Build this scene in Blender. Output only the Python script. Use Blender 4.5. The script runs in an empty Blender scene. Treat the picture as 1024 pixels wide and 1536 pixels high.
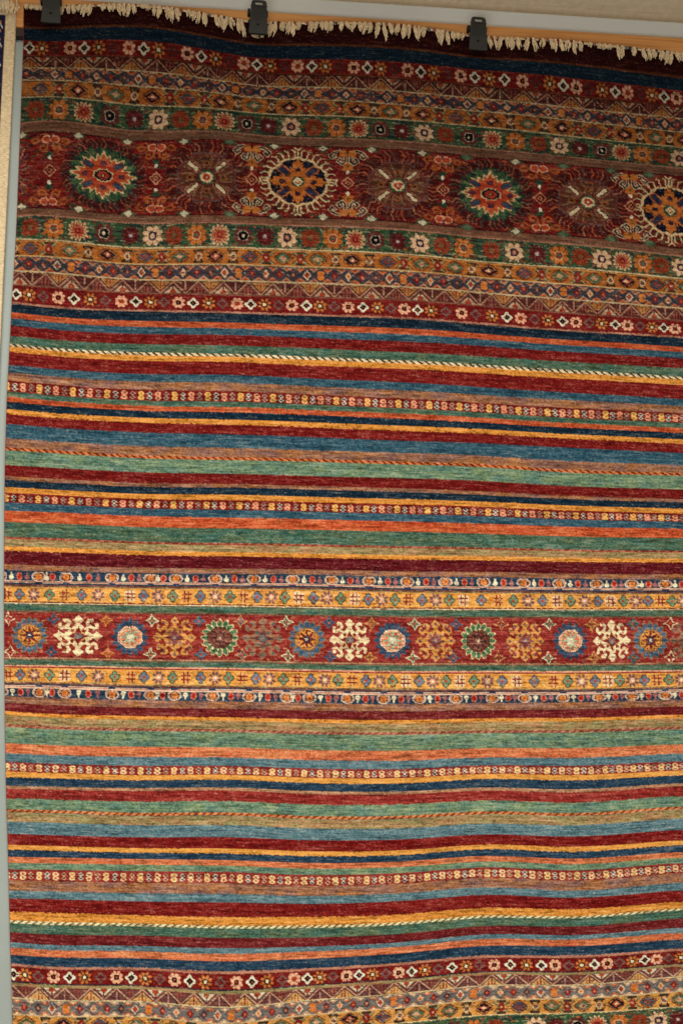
import bpy, math, random
import numpy as np
random.seed(7)
rng = np.random.default_rng(11)
D2R = math.radians
scene = bpy.context.scene
COL = scene.collection

# ------------------------------------------------------------------ camera
F = 2000.0                      # focal length in photo pixels (photo 1024 x 1536)
CX, CY = 512.0, 768.0
PITCH, YAW, DIST = D2R(10.3), D2R(6.6), 2.6
MM = 0.0013                     # metres per photo pixel near the centre
fwd = np.array([math.sin(YAW)*math.cos(PITCH), math.cos(YAW)*math.cos(PITCH), math.sin(PITCH)])
right = np.array([math.cos(YAW), -math.sin(YAW), 0.0])
up = np.cross(right, fwd)
CENTRE = np.array([0.0, -0.05, 1.75])
CAM = CENTRE - DIST*fwd
RUG_Y = -0.05                   # plane the carpet hangs in (the panel behind is at -0.012)

def hit(px, py, yplane=RUG_Y):
    """point on the vertical plane y = yplane seen at photo pixel px, py (used to take measurements)"""
    px = np.asarray(px, float); py = np.asarray(py, float)
    d = [fwd[k] + right[k]*(px-CX)/F - up[k]*(py-CY)/F for k in range(3)]
    t = (yplane-CAM[1])/d[1]
    return CAM[0]+t*d[0], CAM[2]+t*d[2]
def project(x, y, z):
    v = [x-CAM[0], y-CAM[1], z-CAM[2]]
    dz = sum(v[k]*fwd[k] for k in range(3)); dx = sum(v[k]*right[k] for k in range(3)); dy = sum(v[k]*up[k] for k in range(3))
    return CX+F*dx/dz, CY-F*dy/dz

cam_data = bpy.data.cameras.new('camera')
cam_data.sensor_fit = 'VERTICAL'; cam_data.sensor_height = 36.0; cam_data.sensor_width = 24.0
cam_data.lens = 36.0*F/1536.0
cam_data.clip_start = 0.05; cam_data.clip_end = 100
cam = bpy.data.objects.new('camera', cam_data); COL.objects.link(cam)
cam.location = CAM.tolist()
cam.rotation_euler = (math.pi/2+PITCH, 0, -YAW)
scene.camera = cam

# ------------------------------------------------------------------ helpers
def lin(c):
    c = np.asarray(c, float)/255.0
    return np.where(c <= 0.04045, c/12.92, ((c+0.055)/1.055)**2.4)
def tag(o, label=None, cat=None, group=None, kind=None):
    if label: o['label'] = label
    if cat: o['category'] = cat
    if group: o['group'] = group
    if kind: o['kind'] = kind
    return o
def mesh_obj(name, verts, faces, mat=None, parent=None, smooth=False):
    me = bpy.data.meshes.new(name)
    me.from_pydata([tuple(map(float, v)) for v in verts], [], faces); me.update()
    if smooth:
        for p in me.polygons: p.use_smooth = True
    o = bpy.data.objects.new(name, me); COL.objects.link(o)
    if mat: me.materials.append(mat)
    if parent: o.parent = parent
    return o
def empty(name, loc):
    o = bpy.data.objects.new(name, None); o.location = loc; o.empty_display_size = 0.05
    COL.objects.link(o); return o

def new_mat(name, base=(0.5,0.5,0.5), rough=0.8, attr=None, noise=None, amount=0.15, bump=0.0, bump_scale=400, sheen=0.0, stretch=(1,1,1), spec=0.3):
    m = bpy.data.materials.new(name); m.use_nodes = True
    nt = m.node_tree; N = nt.nodes; L = nt.links
    b = N['Principled BSDF']
    b.inputs['Roughness'].default_value = rough
    b.inputs['Specular IOR Level'].default_value = spec
    if sheen:
        b.inputs['Sheen Weight'].default_value = sheen; b.inputs['Sheen Roughness'].default_value = 0.6
        b.inputs['Sheen Tint'].default_value = (1, 0.9, 0.8, 1)
    tc = N.new('ShaderNodeTexCoord'); mp = N.new('ShaderNodeMapping'); mp.inputs['Scale'].default_value = stretch
    L.new(tc.outputs['Object'], mp.inputs['Vector'])
    if attr:
        a = N.new('ShaderNodeAttribute'); a.attribute_name = attr; src = a.outputs['Color']
    else:
        a = N.new('ShaderNodeRGB'); a.outputs[0].default_value = (*base, 1); src = a.outputs[0]
    if noise:
        n = N.new('ShaderNodeTexNoise'); n.inputs['Scale'].default_value = noise; n.inputs['Detail'].default_value = 6
        L.new(mp.outputs[0], n.inputs['Vector'])
        mr = N.new('ShaderNodeMapRange'); mr.inputs['From Min'].default_value = 0.25; mr.inputs['From Max'].default_value = 0.75
        mr.inputs['To Min'].default_value = 1-amount; mr.inputs['To Max'].default_value = 1+amount
        L.new(n.outputs['Fac'], mr.inputs['Value'])
        vm = N.new('ShaderNodeVectorMath'); vm.operation = 'SCALE'
        L.new(src, vm.inputs[0]); L.new(mr.outputs[0], vm.inputs['Scale']); src = vm.outputs[0]
    L.new(src, b.inputs['Base Color'])
    if bump:
        n2 = N.new('ShaderNodeTexNoise'); n2.inputs['Scale'].default_value = bump_scale; n2.inputs['Detail'].default_value = 3
        L.new(mp.outputs[0], n2.inputs['Vector'])
        bp = N.new('ShaderNodeBump'); bp.inputs['Strength'].default_value = bump; bp.inputs['Distance'].default_value = 0.002
        L.new(n2.outputs['Fac'], bp.inputs['Height']); L.new(bp.outputs[0], b.inputs['Normal'])
    return m

def box(verts, faces, x0, x1, y0, y1, z0, z1):
    b = len(verts)
    verts += [(x0,y0,z0),(x1,y0,z0),(x1,y1,z0),(x0,y1,z0),(x0,y0,z1),(x1,y0,z1),(x1,y1,z1),(x0,y1,z1)]
    faces += [tuple(b+i for i in f) for f in [(0,3,2,1),(4,5,6,7),(0,1,5,4),(1,2,6,5),(2,3,7,6),(3,0,4,7)]]
def bevel(o, w, seg=2):
    m = o.modifiers.new('bevel', 'BEVEL'); m.width = w; m.segments = seg; m.limit_method = 'ANGLE'

# ------------------------------------------------------------------ how the carpet hangs
# measured course of pattern lines down the carpet: v (row in the pattern) -> photo row at nine columns
XC = [18, 60, 210, 340, 470, 600, 730, 860, 1004]
T = [
 (5,    5,  5,  13, 25, 34, 41, 54.5, 65, 77),
 (38,  38, 38,  44, 58, 67, 76.5, 86, 99, 113.5),
 (56.5,56.5,56.5,64,77.5,88, 96, 103,118.5,131),
 (79,  79.5,79, 89,100,110,121, 128,146,156),
 (97.5,99,97.5,110,121,130.5,141,148,164,173),
 (116,118,116,134,140,150,162,168,184,195.5),
 (141,144,141,161,163.5,173,184,191,208,218),
 (178.5,184,178.5,200,197.5,208,217,225,239.5,250),
 (195,199,195,213,208.5,219.5,229,237.5,251,261),
 (309,309,309,322,321,326,336,347,356,370),
 (321,321,321,334.5,332.5,339,348,359,369,382.5),
 (357.5,357,357.5,371,369.5,375,384,395,404,416.5),
 (383,382,383,395,395,400,408.5,419,428.5,440),
 (407,405,407,418,420,424.5,433,441.5,451,461),
 (430,427,430,439,442,446.5,453,462,472,481),
 (460,455,460,465,468.5,473,480,489,498,506),
 (472.5,468,472.5,480,483.5,488,495,503,511,520),
 (492,488,492,498.5,501,506,513,520,528,536),
 (507.5,504,507.5,514,517,522,530,536.5,543,551.5),
 (522,518,522,528,532,536.5,544,550,557,566),
 (532,528,532,540,542,549,555,562,568.5,576.5),
 (551.5,548,551.5,558.5,561,567,574.5,582,589.5,598),
 (563,560,563,571,573.5,580,587,595,600,608.5),
 (575,572,575,583,586.5,592,600,606.5,613,619.5),
 (591.5,588,591.5,599,601.5,607,613.5,620,627,633.5),
 (607,604,607,614.5,618,623,629.5,636.5,642,650),
 (618,615,618,625,629,634,640,645,651.5,658.5),
 (640,637,640,647,651.5,656.5,663,667,672,680),
 (661,658.5,661,667,671,676,680,685,692,698),
 (675,673,675,683,687,690,695,699.5,706.5,711),
 (700,698,700,706.5,710,715,718,723,729.5,734.5),
 (722,720,722,728.5,730.5,734,738.5,744,749,754),
 (733,731,733,739,741.5,746,749.5,753.5,758.5,763.5),
 (767,766,767,772.5,776,779.5,783,787,790.5,794),
 (784,783,784,789,792,795,798,801.5,805,808),
 (820,819,820,825,828,831,833.5,835.5,837,839),
 (827,826,827,831,834,837,839.5,841.5,843,844.5),
 (856,854.5,856,858,860,862,864.5,865.5,868,869.5),
 (880,879.5,880,881,882.5,884.5,888,889.5,890.5,891.5),
 (905.5,905,905.5,908,910,913.5,915.5,916,916.5,916.5),
 (918.5,918,918.5,920,921.5,924,926,927,926.5,926),
 (988,988,988,991.5,992.5,996,997.5,997.5,998,997),
 (1002,1001.5,1002,1004,1005.5,1008.5,1010.5,1010.5,1010.5,1009.5),
 (1022,1021.5,1022,1026.5,1028,1031,1033,1033,1033.5,1030),
 (1046,1045,1046,1050,1052,1055,1056,1054,1053,1049),
 (1056.5,1053.5,1056.5,1061,1063,1066,1067,1065,1064,1060),
 (1117,1115,1117,1120,1121,1125,1126,1122,1122,1117),
 (1132,1130,1132,1135,1136,1140,1141,1136,1137,1130.5),
 (1145,1143,1145,1149,1149,1153,1154,1148,1148.6,1142),
 (1159,1157.5,1159,1163,1162,1167,1167,1161,1163,1157),
 (1167,1166,1167,1171,1170,1175,1176,1168,1170,1163),
 (1180,1179,1180,1181.5,1181,1186,1187.5,1181.5,1184.5,1175),
 (1199,1198,1199,1203,1201.5,1207,1206,1201,1204,1194.5),
 (1217.5,1217,1217.5,1222,1221.5,1227,1227,1219.5,1222,1212.5),
 (1234,1233,1234,1238,1238,1243,1243,1236,1238,1228),
 (1252.5,1251,1252.5,1256,1255.5,1260,1259,1251.5,1254.5,1245),
 (1269,1268,1269,1272.5,1273,1277,1276,1267,1269.5,1261),
 (1276,1275,1276,1279.5,1281,1284.5,1283,1274,1278,1267.5),
 (1286.5,1286,1286.5,1288.5,1290,1294.5,1292.5,1284.5,1288,1279),
 (1305,1304.5,1305,1306.5,1308,1312,1309.5,1301,1305,1294.5),
 (1322,1321,1322,1324.5,1325,1329.5,1326,1317,1321,1309.5),
 (1337.5,1337,1337.5,1340,1341,1343.5,1340,1331,1336,1324),
 (1349,1348.5,1349,1352,1353.5,1356,1351.5,1342.5,1346,1336),
 (1369.5,1368.5,1369.5,1374,1377,1376,1373,1363,1364.5,1353),
 (1385,1383,1385,1386.5,1390,1389,1384.5,1374.5,1374.5,1363),
 (1402,1399,1402,1403.5,1407.5,1407,1402,1390,1389.5,1377.5),
 (1417.5,1414.5,1417.5,1419,1422,1420,1413.5,1401.5,1402,1391),
 (1425.5,1422,1425.5,1427.5,1432,1427.5,1421,1409.5,1409.5,1399.5),
 (1436,1433.5,1436,1437.5,1442,1438,1430,1418.5,1418,1408),
 (1450,1446,1450,1451.5,1457.5,1453,1445,1434.5,1433,1423),
 (1476,1472.5,1476,1478,1485.5,1478,1469,1458,1457.5,1444.5),
 (1501,1497.5,1501,1502.5,1511.5,1501,1491.5,1479.5,1477,1464.5),
 (1525,1522,1525,1525,1535.5,1523,1512.5,1501,1497.5,1487),
 (1550,1547.5,1550,1548,1559,1546,1536,1524,1519.5,1509.5),
 (1600,1598,1600,1597,1607,1594,1583,1572,1566,1556),
 (1910,1908,1910,1905,1910,1897,1887,1875,1868,1855)]
VT = np.array([t[0] for t in T], float)
PXA = np.arange(-60, 1421, 5.0)
def cat(xs, ys, xq):
    """smooth cubic through measured points, straight beyond the ends"""
    xs = np.array(xs, float); ys = np.array(ys, float)
    m = np.gradient(ys, xs)
    i = np.clip(np.searchsorted(xs, xq)-1, 0, len(xs)-2)
    h = xs[i+1]-xs[i]; t = (xq-xs[i])/h
    tt = np.clip(t, 0, 1)
    r = (2*tt**3-3*tt**2+1)*ys[i]+(tt**3-2*tt**2+tt)*h*m[i]+(-2*tt**3+3*tt**2)*ys[i+1]+(tt**3-tt**2)*h*m[i+1]
    s = (ys[-1]-ys[-3])/(xs[-1]-xs[-3])
    r = np.where(xq > xs[-1], ys[-1]+s*(xq-xs[-1]), r)
    s0 = 0.04
    return np.where(xq < xs[0], ys[0]+s0*(xq-xs[0]), r)
def gauss(a, sig, axis):
    r = int(3*sig)+1; k = np.exp(-0.5*(np.arange(-r, r+1)/sig)**2); k /= k.sum()
    p = [(0,0)]*a.ndim; p[axis] = (r, r); a = np.pad(a, p, mode='edge')
    return np.apply_along_axis(lambda q: np.convolve(q, k, 'valid'), axis, a)
DT = np.array([cat(XC, t[1:], PXA)-t[0] for t in T])            # displacement of each line
VA = np.arange(0, 1915, 5.0)
DG = np.array([np.interp(VA, VT, DT[:, j]) for j in range(len(PXA))]).T
DG = gauss(DG, 1.1, 0)
DG = gauss(DG, 2.0, 1)
def Yphoto(v, px):
    v = np.asarray(v, float); px = np.asarray(px, float)
    a = np.clip(v/5.0, 0, len(VA)-1.001); b = np.clip((px+60)/5.0, 0, len(PXA)-1.001)
    i = a.astype(int); j = b.astype(int); fa = a-i; fb = b-j
    d = (DG[i,j]*(1-fa)*(1-fb)+DG[i+1,j]*fa*(1-fb)+DG[i,j+1]*(1-fa)*fb+DG[i+1,j+1]*fa*fb)
    return v+d

EDGE_V = [5,60,150,250,310,360,400,450,500,550,600,650,700,760,850,900,1000,1100,1180,1234,1300,1370,1430,1480,1536,1700,1910]
EDGE_X = [35,34.5,31,27,25,23,21,18,16,13.5,11,9.5,8,7,6,5.5,6,7,8.5,10,12,13.5,15,17,18.5,22,24]
U0 = float(hit(6.0, 880)[0])                    # straight left edge in pattern space
CELL = 1.1*MM
NC = int((1325*MM)/CELL); NR = int(1905/1.1)
Uc = U0 + np.arange(NC)*CELL
Vr = 5 + (np.arange(NR)+0.5)*1.1
# coarse grid, then interpolated up
CU = np.linspace(U0, Uc[-1], 160); CV = np.linspace(Vr[0], Vr[-1], 260)
UU, VV = np.meshgrid(CU, CV)
ev = np.interp(CV, EDGE_V, EDGE_X)
ex = hit(ev, Yphoto(CV, ev))[0] - U0            # sideways drift of the selvage
XX = UU + ex[:, None]*np.exp(-(UU-U0)/0.16)
px = np.full_like(XX, 512.0); ZZ = np.zeros_like(XX)+1.75
for _ in range(7):
    px = project(XX, RUG_Y, ZZ)[0]
    ZZ = hit(px, Yphoto(VV, px))[1]
def upsample(A):
    B = np.array([np.interp(Uc, CU, r) for r in A])
    i = np.clip(np.searchsorted(CV, Vr)-1, 0, len(CV)-2); t = ((Vr-CV[i])/(CV[i+1]-CV[i]))[:, None]
    return B[i]*(1-t)+B[i+1]*t
X = upsample(XX); Z = upsample(ZZ); PX = upsample(px)

# ------------------------------------------------------------------ the knotted pattern
def smooth_noise(su, sv):
    a = rng.standard_normal((NR, NC)).astype(np.float32)
    def bx(a, n, ax):
        if n < 2: return a
        for _ in range(2):
            c = np.cumsum(np.concatenate([a[:, -n:] if ax else a[-n:], a], ax), ax, dtype=np.float64)
            a = ((c[:, n:]-c[:, :-n]) if ax else (c[n:]-c[:-n]))/n
        return a
    a = bx(a, su, 1); a = bx(a, sv, 0)
    return ((a-a.mean())/a.std()).astype(np.float32)
STREAK = smooth_noise(22, 1); STREAK2 = smooth_noise(7, 1); GRAIN = smooth_noise(2, 1); PEPPER = smooth_noise(1, 1); BLOT = smooth_noise(14, 5)
STREAK3 = smooth_noise(9, 2); STREAK4 = smooth_noise(34, 3); GRAIN2 = smooth_noise(2, 2); JX = smooth_noise(3, 2); JY = smooth_noise(2, 2)
JIT = smooth_noise(2, 1)

C = dict(navy=(24,50,72), navy2=(36,68,98), blue=(50,96,122), lblue=(84,126,144), orange=(204,88,46), orange2=(208,114,70), red=(130,28,27), red2=(152,46,42),
 dred=(104,24,34), wine=(118,34,38), green=(74,112,94), green2=(102,140,116), gold=(222,146,52), gold2=(228,160,66), tan=(152,104,80), khaki=(158,136,90), brown=(124,84,64),
 cream=(232,212,172), pink=(226,158,128), white=(222,220,196), maroon=(70,22,22), dbrown=(118,62,36), line=(206,184,138), edge=(176,118,96), rust=(168,62,38), slate=(80,94,102), fgreen=(68,96,66), black=(26,22,28), grey=(120,100,92), plum=(112,66,62), ltan=(180,134,100))  # the paler lower-band tones have the brighter light put into them
for k in C: C[k] = np.array(C[k], float)
img = np.zeros((NR, NC, 3), np.float32)
flat = np.zeros((NR,), np.float32)
BANDS = [(5,'maroon'),(34.5,'dbrown'),(38,'navy'),(56.5,'rust'),(58,'red'),(78,'dbrown'),(80,'maroon'),(96.2,'line'),(98,'black'),(114.4,'line'),(116.3,'dbrown'),(139.6,'line'),(141.4,'fgreen'),
 (177,'edge'),(179.2,'brown'),(193.5,'maroon'),(195,'red'),(308,'maroon'),(309.5,'brown'),(319.5,'edge'),(321.5,'fgreen'),(356.2,'line'),(358.2,'brown'),(359.3,'gold'),(382,'line'),(383.7,'brown'),(385,'slate'),
 (405.4,'line'),(408,'plum'),(428,'brown'),(430,'red'),(456.5,'edge'),(459.5,'navy'),(472.5,'orange'),(481,'blue'),(492,'red'),(507.5,'green'),(524,'gold'),(532,'red'),(551.5,'blue'),(563,'tan'),
 (575,'red'),(591.5,'green'),(599.5,'orange'),(607,'navy'),(618,'gold'),(625,'red'),(640,'blue'),(661,'tan'),(678,'green2'),(700,'red'),(716.5,'tan'),(722,'navy'),(733,'gold'),(741,'red'),(755.5,'blue'),
 (767,'orange'),(784,'green'),(806,'rust'),(809,'khaki'),(820,'gold'),(827,'dred'),(847.5,'tan'),(856,'navy2'),(876,'plum'),(879,'khaki'),(880.5,'gold2'),(902,'red'),(903.5,'cream'),(905,'brown'),(906,'green'),(915.5,'brown'),(918.5,'red2'),
 (985.5,'ltan'),(987.5,'brown'),(989,'green'),(997.5,'pink'),(999.5,'red2'),(1001.5,'gold2'),(1022,'khaki'),(1024,'plum'),(1026.5,'navy2'),(1046,'tan'),(1056.5,'wine'),(1070,'gold'),(1075.5,'khaki'),(1093,'green2'),
 (1117,'orange2'),(1132,'lblue'),(1145,'red2'),(1159,'gold2'),(1167,'navy2'),(1180,'ltan'),(1184,'red2'),(1199,'green2'),(1220,'khaki'),(1234,'lblue'),(1252.5,'red'),(1269,'gold2'),(1276,'navy2'),(1286.5,'orange2'),
 (1295.5,'green2'),(1305,'red2'),(1322,'tan'),(1337.5,'lblue'),(1349,'red'),(1369.5,'gold'),(1387,'green'),(1402,'wine'),(1417.5,'lblue'),(1425.5,'orange2'),(1436,'navy2'),(1450,'edge'),(1454,'red'),(1476,'navy'),
 (1477.5,'khaki'),(1482,'plum'),(1500.2,'line'),(1502.5,'slate'),(1524.2,'line'),(1526,'gold'),(1549.2,'line'),(1551,'fgreen')]
BV = np.array([b[0] for b in BANDS]); BC = np.array([C[b[1]] for b in BANDS])
VJ = Vr[:, None] + 0.24*JIT
idx = np.clip(np.searchsorted(BV, VJ, side='right')-1, 0, len(BV)-1)
img[:] = BC[idx]
# the browns and khakis drift in shade
wob = np.clip(BLOT*0.5+0.1*STREAK, -1.2, 1.2)[..., None]
for nm, dlt in (('tan', (16,6,-14)), ('khaki', (10,-8,-4)), ('brown', (10,4,2)), ('green', (-10,0,8)), ('green2', (12,6,-6)), ('orange', (6,12,8)), ('orange2', (4,12,8))):
    m = np.isin(idx, [i for i, b in enumerate(BANDS) if b[1] == nm])[..., None]
    img += m*wob*np.array(dlt, np.float32)

def pxrow(v):
    return PX[int(np.clip((v-5)/1.1, 0, NR-1))]
def window(cx, cv, w, h):
    """sub-array of the pattern around photo column cx, pattern row cv"""
    p = pxrow(cv)
    c = np.nonzero((p > cx-w/2) & (p < cx+w/2))[0]; r = np.nonzero((Vr > cv-h/2) & (Vr < cv+h/2))[0]
    if len(c) == 0 or len(r) == 0: return None
    sl = (slice(r[0], r[-1]+1), slice(c[0], c[-1]+1))
    xx, yy = np.meshgrid(p[c[0]:c[-1]+1]-cx, Vr[r[0]:r[-1]+1]-cv)
    if w < 200: j_ = 0.24 if w < 26 else 0.42; xx = xx+j_*JX[sl]; yy = yy+j_*JY[sl]
    return sl, xx, yy
def put(sl, m, col): img[sl][m] = C[col] if isinstance(col, str) else np.array(col)
def seg(xx, yy, a, b):
    ax, ay = a; bx_, by = b; dx, dy = bx_-ax, by-ay
    t = np.clip(((xx-ax)*dx+(yy-ay)*dy)/(dx*dx+dy*dy+1e-9), 0, 1)
    return np.hypot(xx-ax-t*dx, yy-ay-t*dy)
def stroke(sl, xx, yy, pts, w, col):
    for a, b in zip(pts[:-1], pts[1:]): put(sl, seg(xx, yy, a, b) < w/2, col)

# --- rows of small flowers
def flower_p(cx, cv, s=17, col='pink', mid='maroon'):
    W = window(cx, cv, s+3, s+3)
    if not W: return
    sl, x, y = W; r = (0.45*np.hypot(x, y)+0.55*np.maximum(np.abs(x), np.abs(y)))/(s/2); th = np.arctan2(y, x)
    put(sl, r < 0.88+0.09*np.cos(8*th+math.pi), (234,172,138))
    put(sl, (r > 0.55) & (np.abs(np.cos(4*th)) > 0.975), 'red')
    put(sl, r < 0.40, mid); put(sl, r < 0.15, 'rust')
def flower_o(cx, cv, s=17):
    W = window(cx, cv, s+3, s+3)
    if not W: return
    sl, x, y = W; r = (0.45*np.hypot(x, y)+0.55*np.maximum(np.abs(x), np.abs(y)))/(s/2); th = np.arctan2(y, x)
    put(sl, r < 0.86+0.14*np.cos(8*th+math.pi), (206,118,52))
    put(sl, (r > 0.42) & (np.abs(np.cos(4*th)) > 0.90), (96,34,28))
    put(sl, r < 0.5, (60,58,40)); put(sl, (np.abs(x) < 1) | (np.abs(y) < 1), (56,44,34)) if False else None
    put(sl, (r < 0.5) & (np.abs(np.cos(2*th)) < 0.35), 'rust')
    put(sl, r < 0.24, 'cream')
def flower_w(cx, cv, s=14.5, col='white', mid='black'):
    W = window(cx, cv, s+2, s+4)
    if not W: return
    sl, x, y = W; X_ = np.abs(x)/(s/2); Y_ = np.abs(y)/(s/2)
    rr = np.hypot(X_, Y_); m = rr < 0.84+0.17*np.cos(4*np.arctan2(Y_, X_))
    put(sl, m, col); put(sl, X_+Y_ < 0.60, mid)
    if col == 'white': put(sl, (X_ < 0.12) & (Y_ < 0.12), 'rust')
def flower_g(cx, cv, dark=False):
    flower_w(cx, cv, 17, (84,52,46) if dark else (116,86,80), 'wine')
def flower_row(cv, lst, top=False):
    for k, x in lst:
        j = random.uniform(-0.5, 0.5)
        s = 1.0 if x < 500 else 0.95
        if k == 'P': flower_p(x, cv+j, 20*s, mid=random.choice(['maroon','maroon','black','rust']))
        elif k == 'O': flower_o(x, cv+j, 20*s)
        elif k == 'W': flower_w(x, cv+j, 18*s)
        else: flower_g(x, cv+j, top)
def seq(order, xs): return [(order[i % len(order)], x) for i, x in enumerate(xs)]
tail = [x for x in (1036,1053,1071,1088,1104,1121,1138,1154,1170,1187,1203,1219,1235,1251)]
flower_row(67.5, seq('WOGP', [44,62,82,105,126.5,148.5,170,194,216,238,259,281,302,324,345,366,386,406,427,447,468,488,509,530,550,570,590,610,630,650,671,691,712.6,734])+[('W',757)]+seq('PGOW', [783,803,823,843.5,863,882,902,922,941,961,978,997,1016]+tail), True)
flower_row(443.5, seq('WOGP', [24.6,43.6,65,87.6,111,135.5,158,182,204,226,246,268,290,313,334,356,376,397,418,438,460,480,501,522,544,565,585,605,625,645,667,691])+seq('GOWP', [712,737,759,780,801,821,842.7,863,883,901,922,940,959,977,995,1012]+tail))
flower_row(1465.5, seq('WOGP', [20,37,57,80,104,127,151,175,197,218,240,262,285,308,331,355,378,401,424,441.5,461.5,480,500,520,539,559,579,598.5,618,638,658])+seq('WOGP', [679,700,720,742,766,790])+seq('WPGO', [812,832,852,871,890,908.5,927,946,964,982,1000,1018]+tail))

# --- triangles
def triangles(v0, v1, x0, up_, pitch0=39.0, pitch1=34.0, pale=False):
    W = window(640, (v0+v1)/2, 1400, v1-v0)
    sl, x, y = W; x = x+640; y = y+(v0+v1)/2
    xs = [x0-2*pitch0]
    while xs[-1] < 1320: xs.append(xs[-1]+np.interp(xs[-1], [0, 1024], [pitch0, pitch1]))
    ph = np.interp(x, xs, np.arange(len(xs)))      # whole numbers at the apexes
    k = np.floor(ph); f = ph-k
    t = (y-v0)/(v1-v0)                             # 0 top 1 bottom
    if not up_: t = 1-t
    zig = 1-np.abs(2*f-1)                          # 0 at apex, 1 between
    up_side = t > zig*1.0                          # below the zig-zag
    put(sl, up_side, (92,46,44) if not pale else (108,62,66))
    kk = np.where(f < 0.5, k, k+1).astype(int)
    upfill = up_side & (t-zig > 0.22)
    put(sl, upfill & (kk % 2 == 0), (206,160,92) if pale else (178,124,62))
    put(sl, upfill & (kk % 2 == 0) & (np.abs(f-np.round(f)) < 0.028), 'rust')
    put(sl, upfill & (kk % 2 == 1) & (np.abs(f-np.round(f)) < 0.03), (176,130,110))
    put(sl, upfill & (kk % 2 == 0) & (np.abs(np.abs(f-np.round(f))-0.13) < 0.02) & (t > 0.62), 'rust')
    dn = ~up_side & (zig-t > 0.22)
    k2 = k.astype(int)
    put(sl, dn, (98,44,42) if not pale else (112,60,58))
    put(sl, dn & (k2 % 2 == 0) & (zig-t > 0.34) & (np.abs(f-0.5) > 0.03), (184,160,130) if not pale else (196,196,170))
    put(sl, dn & (k2 % 2 == 1) & ((np.abs(f-0.5) < 0.03) | (np.abs(np.abs(f-0.5)-0.13) < 0.02)), (150,72,60))
    put(sl, dn & (k2 % 2 == 0) & (zig-t > 0.55) & (np.abs(f-0.5) < 0.12), 'rust')
    put(sl, np.abs(t-zig) < 0.085, (176,122,96) if not pale else (190,146,122))
    put(sl, (t-zig > 0.13) & (t-zig < 0.2), (54,26,30))
triangles(80.5, 96, 44, True)
triangles(408.5, 427.5, 88, False, 39, 34)
triangles(1482, 1500, 58, True, 39.5, 35, True)

# --- blue row of little diamonds
def little_diamonds(v0, v1, xs, pale=False):
    cv = (v0+v1)/2; h = v1-v0
    sl, x, y = window(640, cv, 1400, h); xx = x+640
    ph = np.interp(xx, xs, np.arange(len(xs)))
    f = ph-np.floor(ph); k = np.round(ph).astype(int)
    base = (92,106,112) if pale else (54,66,84)
    put(sl, np.ones_like(f, bool), base)
    d = np.abs(f-np.round(f))*2
    lat = np.abs(d+np.abs(y)/(h/2)-0.95)
    put(sl, lat < 0.11, (128,110,104) if pale else (78,62,64))
    cols = [(224,174,130),(150,40,34),(92,56,54),(210,110,70),(216,120,44),(130,36,40)]
    for i, c in enumerate(cols):
        sel = (k % 6) == i
        rr = np.maximum(d*1.55, 0)+np.abs(y)/(h/2)*1.15
        if i == 3:
            put(sl, sel & (rr < 0.95), (216,190,160)); put(sl, sel & (rr < 0.62), 'rust')
        elif i == 0:
            put(sl, sel & (rr < 0.8), c); put(sl, sel & (rr < 0.3), 'orange')
        elif i == 4:
            put(sl, sel & ((np.hypot(d*1.9, (np.abs(y)-h*0.15)/(h*0.22)) < 1)), c)
        else:
                put(sl, sel & (rr < 0.86), c); put(sl, sel & (rr < 0.3), (206,110,70) if i % 2 else (190,130,110))
    k2 = np.floor(ph).astype(int); e = np.abs(f-0.5)*2+(1-np.abs(y)/(h/2))*1.3
    put(sl, (e < 0.78) & (k2 % 2 == 0), (206,110,62)); put(sl, (e < 0.78) & (k2 % 2 == 1), (204,164,130) if pale else (190,134,100))
    put(sl, (e < 0.34), 'cream' if pale else 'rust')
def grid_x(x0, p0, p1):
    xs = [x0-6*p0]
    while xs[-1] < 1330: xs.append(xs[-1]+np.interp(xs[-1], [0,1024], [p0,p1]))
    return xs
little_diamonds(99, 114.2, grid_x(18, 21.3, 19.5))
little_diamonds(385.3, 405, grid_x(22, 21.3, 19.5))
little_diamonds(1503, 1523.8, grid_x(15, 21, 19.5), True)

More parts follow.
